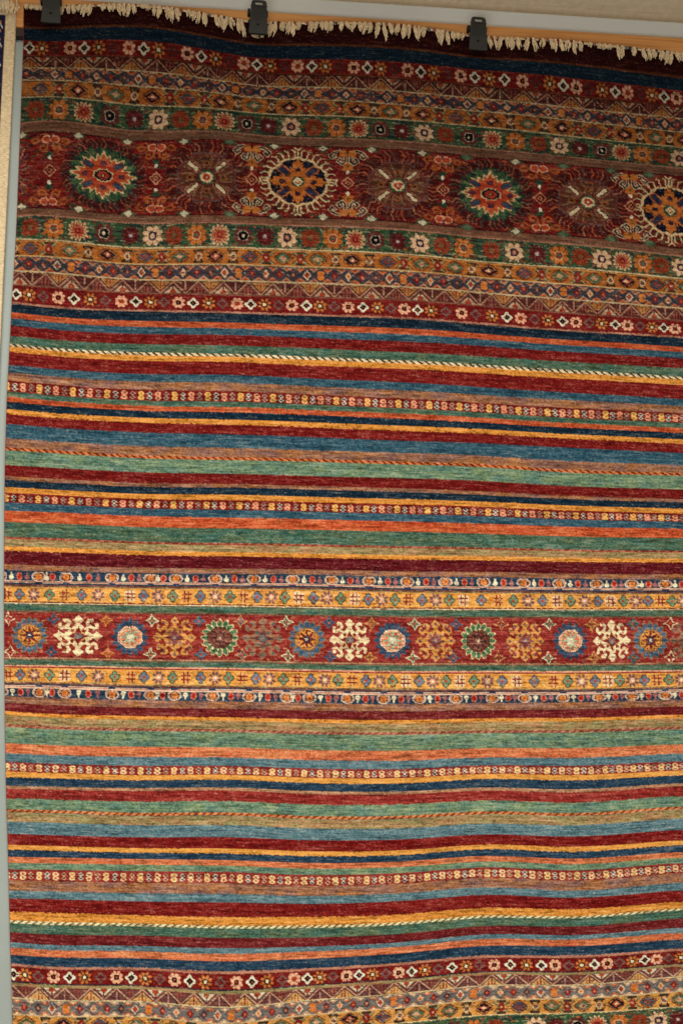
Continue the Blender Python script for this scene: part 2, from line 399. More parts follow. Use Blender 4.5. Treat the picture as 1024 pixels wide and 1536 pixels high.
# --- gold row of large diamonds
def gold_row(v0, v1, lst, pale=False):
    cv = (v0+v1)/2; h = v1-v0
    sl, x, y = window(640, cv, 1400, h); xx = x+640
    xs = [a for a, _ in lst]
    put(sl, np.ones_like(x, bool), (214,150,66) if pale else (190,108,40))
    ph = np.interp(xx, xs, np.arange(len(xs))); f = ph-np.floor(ph); d = np.abs(f-np.round(f))*2; k = np.round(ph).astype(int)
    big = np.array([c in 'NBE' for _, c in lst])[np.clip(k, 0, len(lst)-1)]
    Y_ = np.abs(y)/(h/2)
    put(sl, big & (np.abs(d*0.8+Y_-1.02) < 0.10), (120,60,34))
    put(sl, ~big & (Y_ > 0.62) & (d < 0.55), (70,62,50))
    for xc, c in lst:
        W = window(xc, cv, 30, h)
        if not W: continue
        s2, a, b = W; r = np.abs(a)/13+np.abs(b)/(h*0.42)
        if c in 'NBE':
            col = {'N': (28,28,46), 'B': (68,80,102), 'E': (76,112,84)}[c]
            put(s2, r < 1.02, (110,56,30)); put(s2, r < 0.92, col)
            put(s2, r < 0.52, {'N': (200,90,60), 'B': 'rust', 'E': (190,150,110)}[c]); put(s2, r < 0.26, {'N': 'cream', 'B': 'slate', 'E': 'pink'}[c])
        elif c == 'X':
            for sx in (-1, 1):
                for sy in (-1, 1):
                    stroke(s2, a, b, [(sx*3, sy*2), (sx*10, sy*h*0.4)], 2.4, (150,158,110)); stroke(s2, a, b, [(sx*5, sy*2), (sx*12, sy*h*0.36)], 1.3, (96,36,30))
            put(s2, np.hypot(a/5.5, b/(h*0.36)) < 1, (146,44,34)); put(s2, np.hypot(a/2, b/2) < 1, 'pink')
        else:
            for sx in (-1, 1):
                for sy in (-1, 1): stroke(s2, a, b, [(sx*1, sy*1), (sx*7, sy*h*0.42)], 2.2, (60,40,42))
            put(s2, np.hypot(a/5, b/5.5) < 1, (206,180,140)); put(s2, np.hypot(a/2.8, b/3) < 1, (60,46,56)); put(s2, np.hypot(a/1.3, b/1.3) < 1, 'orange')
up_x = [60,89,117,147,174,202,229,255,282,307,332,357,382,408,434,458,483,509,535,560,584,608,633,658,684,711,737,765,791,815,841,865,889,913,936,960,984,1005,1028,1050,1072,1094,1116,1138,1160,1182,1204]
lo_x = [22,46,73,104,132,161,191,218,243,270,298,323,350,375,400,425,451,477,503,528,553,580,604,630,655,681,706,732,760,785,811,838,865,890,914,938,962,984,1006,1028,1050,1072,1094,1116,1138,1160,1182,1204]
bo_x = [12,40,68,95,122,150,178,205,233,260,287,314,341,368,395,421,448,475,501,525,550,575,600,625,650,675,701,727,753,779,803,828,850,873,897,922,946,969,993,1016,1040,1062,1084,1106,1128,1150,1172]
gold_row(117.3, 139.3, [(x, 'BXNSESNX'[i % 8]) for i, x in enumerate(up_x)])
gold_row(360, 381.6, [(x, 'SBXESNSBX'[i % 9] if i < 9 else 'XESNSBXE'[i % 8]) for i, x in enumerate(lo_x)])
gold_row(1526.8, 1549, [(x, 'XESNXBSE'[i % 8]) for i, x in enumerate(bo_x)], True)

# --- green row of big blossoms
def blossom(cx, cv, k, s=29.0, pale=False):
    W = window(cx, cv, s+6, s+6)
    if not W: return
    sl, x, y = W; r = (0.62*np.hypot(x, y*0.97)+0.38*np.maximum(np.abs(x), np.abs(y)))/(s/2); th = np.arctan2(y, x); c8 = np.cos(8*th+math.pi)
    if k == 'C':
        put(sl, r < 0.88+0.14*c8, (226,186,146)); put(sl, (r > 0.5) & (np.abs(np.cos(4*th)) > 0.985), (150,100,70))
        put(sl, r < 0.44, (72,50,64)); put(sl, (r < 0.2), random.choice([(226,190,150),(190,120,90)]))
    elif k == 'O':
        put(sl, r < 0.9+0.13*c8, (204,112,42)); put(sl, (r > 0.45) & (np.abs(np.cos(4*th)) > 0.98), (120,50,26))
        put(sl, r < 0.46, (218,170,120)); put(sl, r < 0.36, (150,56,36)); put(sl, (r < 0.18), 'green')
    elif k == 'S':
        put(sl, r < 0.66+0.38*np.abs(np.cos(7*th)), (214,176,130)); put(sl, r < 0.46+0.36*np.abs(np.cos(7*th)), (176,76,50)); put(sl, r < 0.30, (140,30,30)); put(sl, r < 0.12, 'orange')
    elif k == 'D':
        put(sl, r < 0.9+0.12*c8, (104,52,46)); put(sl, r < 0.52, (196,180,160)); put(sl, (r < 0.46) & ((np.abs(x) > 1.2) | (np.abs(y) > 1.2)), (22,22,30)); put(sl, r < 0.13, 'cream')
    elif k == 'R':
        put(sl, r < 0.62+0.33*np.abs(np.cos(6*th)), (100,34,34)); put(sl, r < 0.34, (120,50,56)); put(sl, r < 0.17, (200,190,190))
    else:
        put(sl, r < 0.64+0.34*np.abs(np.cos(6*th+0.3)), (152,60,34)); put(sl, (r < 0.55) & (np.abs(np.cos(6*th)) < 0.3), (80,24,22)); put(sl, r < 0.22, (96,110,70)); put(sl, r < 0.1, 'rust')
def green_row(v0, v1, lst):
    cv = (v0+v1)/2
    sl, x, y = window(640, cv, 1400, v1-v0)
    b = BLOT[sl]; g = STREAK2[sl]+0.5*PEPPER[sl]
    put(sl, b > 0.55, (52,92,62)); put(sl, b < -0.7, (44,74,64)); put(sl, g > 1.7, (150,150,110)); put(sl, g < -1.9, (34,40,60))
    for _ in range(420):
        a = random.uniform(0, 1250); vv = random.uniform(v0+2, v1-2); w = window(a, vv, 7, 6)
        if not w: continue
        q, xx, yy = w; put(q, np.hypot(xx/random.uniform(1.6,3.2), yy/random.uniform(1,2.0)) < 1, random.choice([(190,96,44),(150,60,40),(40,52,74),(110,140,96),(52,88,60),(120,70,50)]))
    for k, x_ in lst: blossom(x_, cv, k, 30 if x_ < 500 else 28.5)
G1 = seq('TOSDRC', [53,88,125.5,165,202,238,271,304,337,371,403,437,471,504,537,569,601,635,667])+[('D',703),('S',738),('O',772),('T',806),('C',837),('R',868),('D',901),('S',931),('O',963),('T',992),('C',1020),('R',1048),('D',1077),('S',1105),('O',1133),('T',1161),('C',1188),('R',1215)]
G2 = seq('TOSDRC', [45,80.5,117,156,196,229,261,295,330,365,398,431,466,499,532,562,595,628])+[('T',661),('O',694),('T',736),('C',770),('R',804),('O',837),('T',869),('C',901),('S',932),('O',963),('T',991),('C',1021),('R',1050),('D',1078),('S',1106),('O',1134),('T',1161),('C',1188),('R',1215)]
G3 = [('CRDSOT'[i % 6], x) for i, x in enumerate(grid_x(30, 34, 30))] 
green_row(143, 177, G1)
green_row(322, 356, G2)
G3b = [('T',744),('O',712),('C',805),('R',834),('D',865),('S',894),('O',926),('T',956),('C',985),('R',1014)]
G3 = [g for g in G3 if g[1] < 690] + G3b + [('DSOTCR'[i % 6], 1044+29*i) for i in range(8)]
# (row 1552-1588 is just out of the frame on the left, peeks in on the right)
green_row(1552.5, 1588, G3)

# --- the wide medallion band
def octo(x, y, a, b): return np.maximum(np.maximum(np.abs(x)/a, np.abs(y)/b), (np.abs(x)/a+np.abs(y)/b)/1.38)
def bars(sl, x, y, cx, cy, ang, L_, w, cols):
    for sx in (-1, 1):
        for sy in (-1, 1):
            ca, sa = math.cos(ang), math.sin(ang)*sx*sy
            dx = x-sx*cx; dy = y-sy*cy
            u = dx*ca+dy*sa; t = -dx*sa+dy*ca
            for k, c in enumerate(cols):
                e = 1.5*(len(cols)-1-k)
                put(sl, (np.abs(u) < L_/2+e) & (np.abs(t) < w/2+e), c)
def halo(sl, x, y, a, b, r0, r1, n, cols, w=1.6, bend=0.06):
    for i in range(n):
        th = 2*math.pi*(i+0.5)/n
        p0 = (a*r0*math.cos(th), b*r0*math.sin(th)); rm = (r0+r1)/2
        p1 = (a*rm*math.cos(th+bend), b*rm*math.sin(th+bend)); p2 = (a*r1*math.cos(th-bend*0.6), b*r1*math.sin(th-bend*0.6))
        stroke(sl, x, y, [p0, p1, p2], w, cols[i % len(cols)])
def medal_a(cx, cv=252):
    W = window(cx, cv, 132, 112); sl, x, y = W
    th = np.arctan2(y/0.8, x)
    put(sl, np.hypot(x/64, y/55) < 0.97+0.03*np.cos(40*th), (84,26,28))
    halo(sl, x, y, 64, 55, 0.72, 1.0, 50, [(128,66,54),(96,80,60),(148,92,66),(70,20,24),(60,70,66)], 1.8)
    r = np.hypot(x/(55 if cx < 300 else 50), y/44)
    put(sl, r < 0.93+0.06*np.cos(22*th), (40,58,58))
    put(sl, r < 0.86+0.09*np.cos(16*th), (60,98,62))
    halo(sl, x, y, 52, 41, 0.72, 0.97, 34, [(40,66,62),(110,130,90),(52,84,56)], 1.5)
    r = np.hypot(x/(50 if cx < 300 else 44), y/36)
    sh = 0.82+0.08*np.cos(8*th)+0.035*np.cos(4*th)+0.08*np.cos(24*th)
    put(sl, r < sh*1.0, (220,186,134)); put(sl, r < sh*0.92-0.03, (200,84,44))
    put(sl, (r < sh*0.6), (190,62,36))
    bars(sl, x, y, 23, 15, 0.45, 14, 6, [(120,50,44),(46,74,104)])
    for q in ((28,0),(-28,0),(0,18),(0,-18)): put(sl, np.hypot((x-q[0])/5, (y-q[1])/4) < 1, (100,50,66))
    o = octo(x, y, 15, 10); put(sl, o < 1, (220,184,130)); put(sl, o < 0.86, (26,30,50)); put(sl, octo(x, y, 9, 6) < 1, (180,60,34)); put(sl, octo(x, y, 3.5, 3) < 1, (120,24,30)); put(sl, octo(x, y, 1.5, 1.5) < 1, 'pink')
def medal_b(cx, cv=252):
    W = window(cx, cv, 128, 112); sl, x, y = W
    put(sl, np.hypot(x/63, y/55) < 1, (92,28,28)); halo(sl, x, y, 63, 55, 0.70, 1.0, 46, [(176,84,44),(140,56,42),(160,106,76),(84,70,58),(64,30,32)], 1.9, 0.06)
    th = np.arctan2(y, x); o = octo(x, y, 45, 37)+0.035*np.cos(44*th); put(sl, o < 1.0, (96,80,84)); put(sl, o < 0.95, (116,48,38)); put(sl, o < 0.85, (106,62,46)); 
    halo(sl, x, y, 42, 35, 0.35, 0.92, 40, [(84,60,42),(140,100,70),(110,48,38),(128,108,78),(74,56,50)], 1.9, 0.05)
    put(sl, (np.hypot(x/18, y/14) < 1), (112,36,32))
    for q in ((25,0),(-25,0),(0,21),(0,-21)): put(sl, np.hypot((x-q[0])/6, (y-q[1])/4) < 1, (150,84,40)); put(sl, np.hypot((x-q[0])/2.5, (y-q[1])/2) < 1, (66,28,30))
    bars(sl, x, y, 21, 17, 0.72, 19, 4.6, [(160,88,70),(54,36,30),(216,202,164)])
    o = octo(x, y, 13, 11.5); put(sl, o < 1, (60,94,66)); put(sl, octo(x, y, 9.5, 8.3) < 1, (222,196,150)); put(sl, octo(x, y, 6, 5) < 1, (190,56,40)); put(sl, (np.abs(x) < 1) | (np.abs(y) < 1), 'cream') if False else None
    put(sl, octo(x, y, 2, 2) < 1, 'cream')
def medal_c(cx, cv=252):
    W = window(cx, cv, 134, 112); sl, x, y = W
    th = np.arctan2(y/0.86, x)
    n = 32
    for i in range(n):
        t = 2*math.pi*(i+0.5)/n; c_, s_ = math.cos(t), math.sin(t)
        a0 = (41*c_, 36*s_); a1 = (53*c_, 49*s_)
        stroke(sl, x, y, [a0, a1], 2.1, (210,196,146))
        sg = 1 if (c_*s_ < 0) else -1
        t2 = t+0.07*sg; stroke(sl, x, y, [a1, (57*math.cos(t2), 51*math.sin(t2))], 1.8, (196,178,130))
        t3 = t+0.06; stroke(sl, x, y, [(46*math.cos(t3), 41*math.sin(t3)), (53*math.cos(t3+0.02), 48*math.sin(t3+0.02))], 1.3, (78,48,40))
    for q in ((0,1),(0,-1),(1,0),(-1,0)):
        a = (46*q[0], 41*q[1]); b = (56*q[0], 51*q[1])
        stroke(sl, x, y, [a, b, (b[0]+5*q[1]+2*q[0], b[1]+5*q[0]+3*q[1])], 2, (214,200,150)); stroke(sl, x, y, [b, (b[0]-5*q[1]+2*q[0], b[1]-5*q[0]+3*q[1])], 2, (214,200,150))
    r = np.hypot(x/45, y/38); sh = 0.96+0.10*np.clip(np.cos(4*th),0,1)**14-0.03*np.cos(8*th)
    put(sl, r < sh*1.04, (218,190,138)); put(sl, r < sh*0.95, (24,28,52))
    sh = 0.52+0.40*np.abs(np.cos(2*th))**6+0.26*np.abs(np.sin(2*th))**6+0.06*np.cos(32*th)
    put(sl, r < sh, (206,112,40))
    bars(sl, x, y, 20, 16, 0.72, 16, 6.5, [(190,110,60),(110,50,50),(38,54,86)])
    for q in ((24,0),(-24,0),(0,19),(0,-19)):
        put(sl, np.hypot((x-q[0])/4.5, (y-q[1])/3.6) < 1, (60,36,56)); 
    put(sl, (np.hypot(x/19,y/16) > 0.96) & (np.hypot(x/19,y/16) < 1.06) & (np.abs(np.cos(4*th)) > 0.6), (128,60,30))
    put(sl, octo(x, y, 10, 8.5) < 1, (56,88,60)); put(sl, np.abs(x)/8+np.abs(y)/7.5 < 1, (224,204,160))
    for q in ((3,0),(-3,0),(0,3),(0,-3)): put(sl, np.hypot(x-q[0], y-q[1]) < 1.3, (200,60,40))
def divider(cx, kind, cv=252):
    W = window(cx, cv, 74, 112); sl, x, y = W
    d = np.abs(x)+np.abs(y)*1.0
    put(sl, d < 10.5, (206,136,104)); put(sl, d < 8, (104,26,28)); put(sl, d < 4.5, (196,116,80)); put(sl, d < 2, (90,30,30))
    for s in (-1, 1):
        if kind == 1:
            put(sl, np.hypot(x/5.5, (y-s*24)/5) < 1, (50,78,56)); put(sl, np.hypot(x/2.6, (y-s*18.5)/3.2) < 1, (226,226,206))
            for sx in (-1, 1):
                stroke(sl, x, y, [(sx*4, s*42), (sx*5, s*33), (sx*11, s*29), (sx*16, s*32), (sx*14, s*37), (sx*10, s*36)], 3.2, (178,88,38))
                stroke(sl, x, y, [(sx*10, s*48), (sx*18, s*44), (sx*24, s*41), (sx*29, s*45), (sx*24, s*49), (sx*18, s*48)], 3.2, (170,84,38))
                put(sl, np.hypot((x-sx*6)/7.5, (y-s*47)/6) < 1, (222,156,120)); put(sl, np.hypot((x-sx*6)/5.8, (y-s*47)/4.4) < 1, (190,72,42))
            put(sl, np.hypot(x/1.5, (y-s*51)/4) < 1, (80,60,80))
        else:
            put(sl, (np.abs(x) < 8*(1-np.abs(y-s*26)/9)) , (196,110,40)); put(sl, np.hypot(x/9, (y-s*22)/2.2) < 1, (190,104,40)); put(sl, np.hypot(x/2.7, (y-s*17)/3) < 1, (224,220,190))
            put(sl, np.hypot(x/1.4, (y-s*26)/1.6) < 1, (60,90,60))
            for sx in (-1, 1):
                hook = [(sx*4, s*45), (sx*4, s*34), (sx*8, s*30), (sx*15, s*34), (sx*11, s*38)]
                stroke(sl, x, y, hook, 5.4, (196,176,140)); stroke(sl, x, y, hook, 2.6, (46,38,52))
                hook = [(sx*12, s*51), (sx*20, s*49), (sx*27, s*43), (sx*23, s*39), (sx*19, s*43)]
                stroke(sl, x, y, hook, 5.0, (196,172,136)); stroke(sl, x, y, hook, 2.4, (52,40,52))
                put(sl, np.hypot((x-sx*6)/7, (y-s*47)/5.5) < 1, (200,116,44))
            put(sl, np.hypot(x/1.6, (y-s*50)/3) < 1, 'maroon')
# muted scrollwork on the red field
sl, x, y = window(640, 252, 1400, 112)
b = BLOT[sl]+0.7*STREAK2[sl]
put(sl, b > 1.5, (128,44,36)); put(sl, b < -1.6, (84,18,26))
for _ in range(2300):
    a = random.uniform(20, 1260); vv = 252+random.choice((-1, 1))*random.uniform(14, 54); w = window(a, vv, 14, 9)
    if w:
        q, xx, yy = w; t = random.uniform(-0.8, 0.8)
        stroke(q, xx, yy, [(-5*math.cos(t), -5*math.sin(t)*0.6), (0, random.uniform(-2, 2)), (5*math.cos(t), 5*math.sin(t)*0.6)], 1.5, random.choice([(136,60,46),(104,66,50),(160,76,42),(74,20,24),(70,72,54),(160,52,40),(56,84,60),(176,96,56),(60,40,40)]))
meds = [('b',20),('a',155),('b',310),('c',447),('b',595),('a',735),('b',880),('c',1005),('b',1130),('a',1245)]
for k, c in meds:
    if k != 'b' or c > 40: {'a': medal_a, 'b': medal_b, 'c': medal_c}[k](c)
for c, k in ((74,1),(234,1),(378,2),(521,2),(663,1),(808,1),(945,2),(1068,2),(1188,1)): divider(c, k)
# half rosettes on the band's borders
for m in (32,118,192,276,345,412,484,556,632,699,772,843,915,973,1036,1100):
    for s in (-1, 1):
        w = window(m, 252+s*55, 26, 10)
        if w: q, xx, yy = w; put(q, np.abs(xx)/12+np.abs(yy)/6 < 1, (62,90,66)); put(q, np.abs(xx)/7+np.abs(yy)/5 < 1, (206,200,170) if int(m) % 2 == 0 else (96,120,90))
# selvage side of the band: half a medallion
w = window(30, 252, 34, 100)
if w:
    q, xx, yy = w; halo(q, xx+12, yy, 26, 44, 0.4, 1.0, 26, [(150,76,60),(128,110,100),(176,120,110),(60,90,110)], 2.0)

# --- narrow rows of double-ring figures
def figures(v0, v1, x0, pale=False):
    cv = (v0+v1)/2+0.3; h = (v1-v0)-2.2; k = 0; xcur = x0
    while xcur < 1300:
        W = window(xcur, cv, 11, h+2)
        if W:
            sl, x, y = W; Y_ = np.abs(y)/(h/2)
            if k % 2 == 0:
                base = [(228,178,88),(224,150,112)][(k//2) % 2]
                rr = np.hypot(x/4.6, (Y_-0.5)/0.54)
                put(sl, rr < 1.02, np.array((236,200,146)) if pale else base); put(sl, rr < 0.62, base); put(sl, rr < 0.36, (198,116,52) if (k//2) % 2 == 0 else (156,56,50))
            else:
                col = [(186,186,170),(170,140,124)][(k//2) % 2] if not pale else [(196,196,178),(200,164,130)][(k//2) % 2]
                rr = np.abs(x)/4.4+np.abs(Y_-0.48)/0.5
                put(sl, rr < 1.05, col); put(sl, rr < 0.62, (44,56,72) if (k//2) % 2 == 0 else (120,50,50))
                put(sl, (np.abs(x) < 1.0) & (Y_ < 0.3), col)
        xcur += np.interp(xcur, [15,60,150,400,600,830,900,1024], [12,12.4,12.9,12.0,11.4,11.0,10.6,10.1]); k += 1
figures(576, 591, 11); figures(742.5, 755, 9); figures(1146, 1158.5, 10, True); figures(1307, 1321, 10, True)

# --- barber-pole cords
def twist(v0, v1, c1, c2, sgn, period=11.0):
    sl, x, y = window(640, (v0+v1)/2, 1400, v1-v0)
    ph = ((x+640)*sgn*1.0+y*1.5)/period
    f = ph-np.floor(ph)
    put(sl, f < 0.58, c1); put(sl, f >= 0.58, c2)
twist(520.2, 524.6, (226,208,172), (62,66,48), -1)
twist(673.5, 677.8, (216,118,54), (128,40,28), -1)
twist(1088.5, 1093, (156,66,56), (168,124,92), 1, 11)
twist(1215.2, 1219.6, (222,132,70), (142,52,38), 1)
twist(1383, 1387.4, (232,216,172), (112,100,54), 1)
twist(805.5, 808, (146,58,52), (168,110,84), 1, 13)

# --- ring rows beside the middle border
def rings(v0, v1, xs, flip):
    cv = (v0+v1)/2
    sl, x, y = window(640, cv, 1400, v1-v0); yy = -y if flip else y
    h = (v1-v0)
    put(sl, (yy > h/2-5.6) & (yy < h/2-1.6), (222,186,160)); put(sl, (np.abs(yy-(h/2-3.6)) < 0.5), (168,90,86))
    xs = list(xs)
    for i, a in enumerate(xs):
        W = window(a, cv, 24, h)
        if W:
            q, xx, y2 = W; y2 = (-y2 if flip else y2)+2.2
            put(q, (np.abs(xx) < 5) & (y2 > 8.2), (40,64,104))
            r = np.hypot(xx/10.5, y2/7.6); put(q, r < 1.0, (226,196,170)); put(q, (r < 0.84) & (r > 0.72), (160,90,84)); put(q, r < 0.66, (40,46,74)); put(q, np.hypot(xx/5, y2/4.8) < 1, (222,134,50)); put(q, np.hypot(xx/2, y2/3) < 1, (206,100,50))
        if i+1 < len(xs):
            g = xs[i+1]-a
            for fr, kind in ((0.29, 0), (0.5, 1), (0.7, 2)):
                if g < 48 and kind == 2: continue
                W = window(a+g*fr, cv, 12, h)
                if W:
                    q, xx, y2 = W; y2 = (-y2 if flip else y2)+2.2
                    if kind == 1: put(q, np.hypot(xx/4.6, y2/6) < 1, (214,110,80)); put(q, np.hypot(xx/3, y2/4.2) < 1, (184,44,40))
                    else: put(q, (np.hypot(xx/3.6, (y2-1.6)/3.6) < 1) | ((np.abs(xx) < 1.2) & (y2 < 0) & (y2 > -6)), (226,218,186) if kind == 0 else (166,98,100))
rings(857, 876, [0,58,99,168,226,264,323,381,439,497,553,610,667,724,784,838,894,946,995,1044,1092,1140,1187,1233], False)
rings(1026.5, 1045.5, [2,59,97,168,226,262,319,374,430,464,521,575,629,684,738,786,844,898,947,996,1044,1092,1140,1187,1233], True)

# --- gold rows with little flowers
def gold_flowers(v0, v1, lst, h_off=0):
    cv = (v0+v1)/2
    sl, x, y = window(640, cv, 1400, v1-v0); b = STREAK2[sl]+0.6*BLOT[sl]
    put(sl, b > 1.1, (236,178,92)); put(sl, b < -1.4, (208,132,46))
    for k, a in lst:
        W = window(a, cv, 22, v1-v0)
        if not W: continue
        q, x, y = W; r = np.hypot(x, y); X_, Y_ = np.abs(x), np.abs(y)
        if k in 'bg':
            m = (np.hypot(X_-4.2, Y_) < 4.2) | (np.hypot(X_, Y_-4.6) < 4.4) | (r < 4.5)
            m2 = (np.hypot(X_-4.2, Y_) < 2.9) | (np.hypot(X_, Y_-4.6) < 3.1) | (r < 3.6)
            put(q, m, (84,62,52)); put(q, m2, (104,124,150) if k == 'b' else (110,148,116)); put(q, X_+Y_ < 2.6, (190,60,40))
        elif k == 'f':
            th = np.arctan2(y, x); put(q, r < 8.4+1.8*np.cos(8*th+math.pi), (122,88,92)); put(q, (r > 4.6) & (np.abs(np.cos(4*th)) > 0.93), (214,150,84)); put(q, r < 4.2, (226,166,130)); put(q, r < 1.8, (236,216,190))
        else:
            e = random.choice([(234,196,150),(228,160,80)])
            put(q, ((X_ < 6) & (Y_ < 8.5)) | ((X_ < 8) & (Y_ < 6)), e)
            put(q, ((np.abs(X_-2.8) < 0.85) & (Y_ < 8)) | ((np.abs(Y_-2.8) < 0.85) & (X_ < 7.5)), (136,40,40))
GX1 = [('#',10),('b',29),('f',50.5),('g',74)]+seq('#bfg', [97,122,147,172,195,215.5,237,259,280,301,323,345,365,386,407,427,448,470,490,511,532,552,572,592,612,632.5,653,673,694])+[('b',721),('#',746),('g',769),('f',791),('b',813)]+seq('#gfb', [835,855,876,896,915,934,952,970,988,1005,1021,1038,1055,1072,1089,1105,1122,1138,1155,1171,1188,1204,1220])
GX2 = [('#',12),('b',30),('f',51),('g',74)]+seq('#bfg', [97,122,147,172,196,216,238,259,279,301,323,343,364,384,404,425,446,466,487,507,528,549,569,589,609,629,649,669,690])+[('g',711),('f',731),('b',753),('#',775),('b',801)]+seq('#gfb', [830,851,872,892,911,929,947,965,983,1001,1019,1038,1055,1072,1089,1105,1122,1138,1155,1171,1188,1204,1220])
gold_flowers(880.5, 901.5, GX1); gold_flowers(1002.5, 1021.5, GX2)

# --- the middle border
CM = 952.5
def sunflower(cx, petal, edge, ring, ringedge, core, core2):
    W = window(cx, CM, 62, 62)
    if not W: return
    sl, x, y = W; s = 1.0 if cx < 600 else 0.94; x = x/s; r = np.hypot(x, y); 
    for i in range(16):
        t = 2*math.pi*i/16; ca, sa = math.cos(t), math.sin(t)
        u = x*ca+y*sa-21.5; w = -x*sa+y*ca
        e = np.hypot(u/7.0, w/(4.7-0.24*u)); put(sl, e < 1.0, edge); put(sl, e < 0.74, petal)
    o = octo(x, y, 18.5, 16); put(sl, o < 1, edge if ringedge is None else ringedge); put(sl, o < 0.9, ring)
    th = np.arctan2(y, x)
    put(sl, (o > 0.76) & (o < 0.83), ringedge if ringedge is not None else ring)
    put(sl, (np.abs(r-12.4) < 1.1) & (np.cos(16*th) > 0), core)
    put(sl, r < 9.5+3.2*np.cos(8*th), core); put(sl, r < 5+1.4*np.cos(8*th), core2); put(sl, r < 2.1, (230,220,190))
def snowflake(cx, main, accent, core):
    W = window(cx, CM, 80, 64)
    if not W: return
    sl, x, y = W; x = x/np.interp(cx, [117, 262, 524, 917], [1.22, 1.08, 1.02, 0.92]); y = y*0.97
    X_, Y_ = np.abs(x), np.abs(y); d = X_+Y_
    pl = main == (236,212,168)
    put(sl, d < 20, main)
    for (a, b) in ((X_, Y_), (Y_, X_)):
        put(sl, (a > 13) & (a < 24) & (b < 2.2), main)
        put(sl, (b < 7*(1-np.abs(a-23)/7.5)), main)
        if not pl: put(sl, np.hypot(a-24, b) < 2.1, core)
    for p_ in (1, 0):
        for pts in ([(6,6),(14,14)],[(14,14),(20,10.5),(23,13),(22.5,16.5)],):
            pts = pts if p_ else [(q[1], q[0]) for q in pts]
            stroke(sl, X_, Y_, pts, 3.9, main)
        e = (22.5,16.5) if p_ else (16.5,22.5)
        put(sl, np.hypot(X_-e[0], Y_-e[1]) < 2.5, main)
        if not pl: put(sl, np.hypot(X_-e[0]+1, Y_-e[1]+2) < 1.8, core)
    put(sl, d < 12.5, (214,166,96) if pl else (176,96,64)); put(sl, (X_+Y_*2.2 < 14) | (Y_+X_*2.2 < 14), accent)
    put(sl, (np.abs(X_-7.5)+np.abs(Y_-7.5) < 3), accent if pl else core)
    put(sl, np.hypot(x/5.4, y/4.4) < 1, core); put(sl, np.hypot(x/1.6, y/1.4) < 1, (190,150,110))
sb = (62,104,142); 
for k, a in (('F1',44),('XC',117),('F2',195),('XG',262),('F3',330),('XB',394),('F1',460),('XC',524),('F2',589),('XG',653),('F3',717),('XG',787),('F2',855),('XC',917),('F1',974),('XB',1029),('F3',1083),('XG',1137),('F2',1190)):
    if k == 'F1': sunflower(a, sb, (150,110,70), (222,154,62), (150,96,50), (128,36,34), (54,60,84))
    if k == 'F2': sunflower(a, (48,86,122), (90,70,90), (218,104,66), (236,196,160), (150,180,150), (214,214,186))
    if k == 'F3': sunflower(a, (74,126,88), (214,196,146), (134,78,62), (92,40,36), (88,50,54), (150,100,84))
    if k == 'XC': snowflake(a, (236,212,168), (132,34,34), (110,116,124))
    if k == 'XG': snowflake(a, (212,150,70), (132,62,60), (120,84,96))
    if k == 'XB': snowflake(a, (150,108,84), (110,70,80), (90,110,110))
for _ in range(260):
    a_ = random.uniform(10, 1260); vv = CM+random.choice((-1, 1))*random.uniform(6, 32); w = window(a_, vv, 9, 7)
    if w:
        q, xx, yy = w; ok = np.all(np.abs(img[q]-C['red2']) < 3, axis=2)
        put(q, ok & (np.hypot(xx/random.uniform(1.5,3.5), yy/1.3) < 1), random.choice([(176,92,66),(112,34,34),(190,120,80),(90,50,56)]))
def starlet(cx, cy, col, mid):
    W = window(cx, cy, 26, 24)
    if not W: return
    sl, x, y = W; X_, Y_ = np.abs(x), np.abs(y)
    put(sl, (X_/11.5+Y_/4.8 < 1) | (Y_/11+X_/4.8 < 1) | (X_+Y_ < 7.5), col); put(sl, ((X_/8.6+Y_/3.1 < 1) | (Y_/8.6+X_/3.1 < 1) | (X_+Y_ < 5)), mid); put(sl, X_+Y_ < 2.4, (200,80,50))
for a, c, m in ((12,'cream','red2'),(80,(70,100,130),(52,76,110)),(159,(214,140,64),(170,96,50)),(228,'cream','green'),(299,(84,96,120),(70,110,140)),(361,(206,140,80),(84,96,120)),(429,'cream','green'),(493,(70,100,130),(52,76,110)),(557,(214,150,70),(150,96,60)),(622,'cream','green'),(684,(84,96,120),(52,76,110)),(751,(206,140,80),(120,60,60)),(823,'cream','green'),(887,(214,150,70),(150,96,60)),(948,(70,100,130),(80,110,90)),(1003,'cream','red2'),(1056,(70,100,130),(52,76,110)),(1110,'cream','green'),(1163,(214,150,70),(150,96,60))):
    starlet(a, CM-24.5, c, m); starlet(a+random.uniform(-4, 4), CM+25, c, m)

# --- single odd-coloured knots that make the small borders read busy
def speckle(v0, v1, n, cols):
    for _ in range(n):
        a_ = random.uniform(10, 1260); vv = random.uniform(v0+1, v1-1); w = window(a_, vv, 6, 5)
        if w:
            q, xx, yy = w; m = np.hypot(xx/random.uniform(1.2, 2.6), yy/random.uniform(0.8, 1.5)) < 1
            c = np.array(random.choice(cols), float); img[q][m] = img[q][m]*0.35+c*0.65
for v0, v1 in ((80, 96), (408, 428), (1482, 1500)): speckle(v0, v1, 420, [(150,84,56),(70,36,40),(196,150,100),(96,110,90),(130,50,44)])
for v0, v1 in ((99, 114), (385, 405), (1503, 1524)): speckle(v0, v1, 480, [(196,96,56),(60,76,104),(206,166,130),(140,40,38),(90,116,110)])
for v0, v1 in ((117, 139), (360, 381), (1527, 1549)): speckle(v0, v1, 480, [(110,56,36),(120,138,96),(220,150,70),(60,56,64),(150,50,36)])
for v0, v1 in ((880.5, 901.5), (1002.5, 1021.5)): speckle(v0, v1, 220, [(236,190,120),(196,116,44),(206,140,60)])
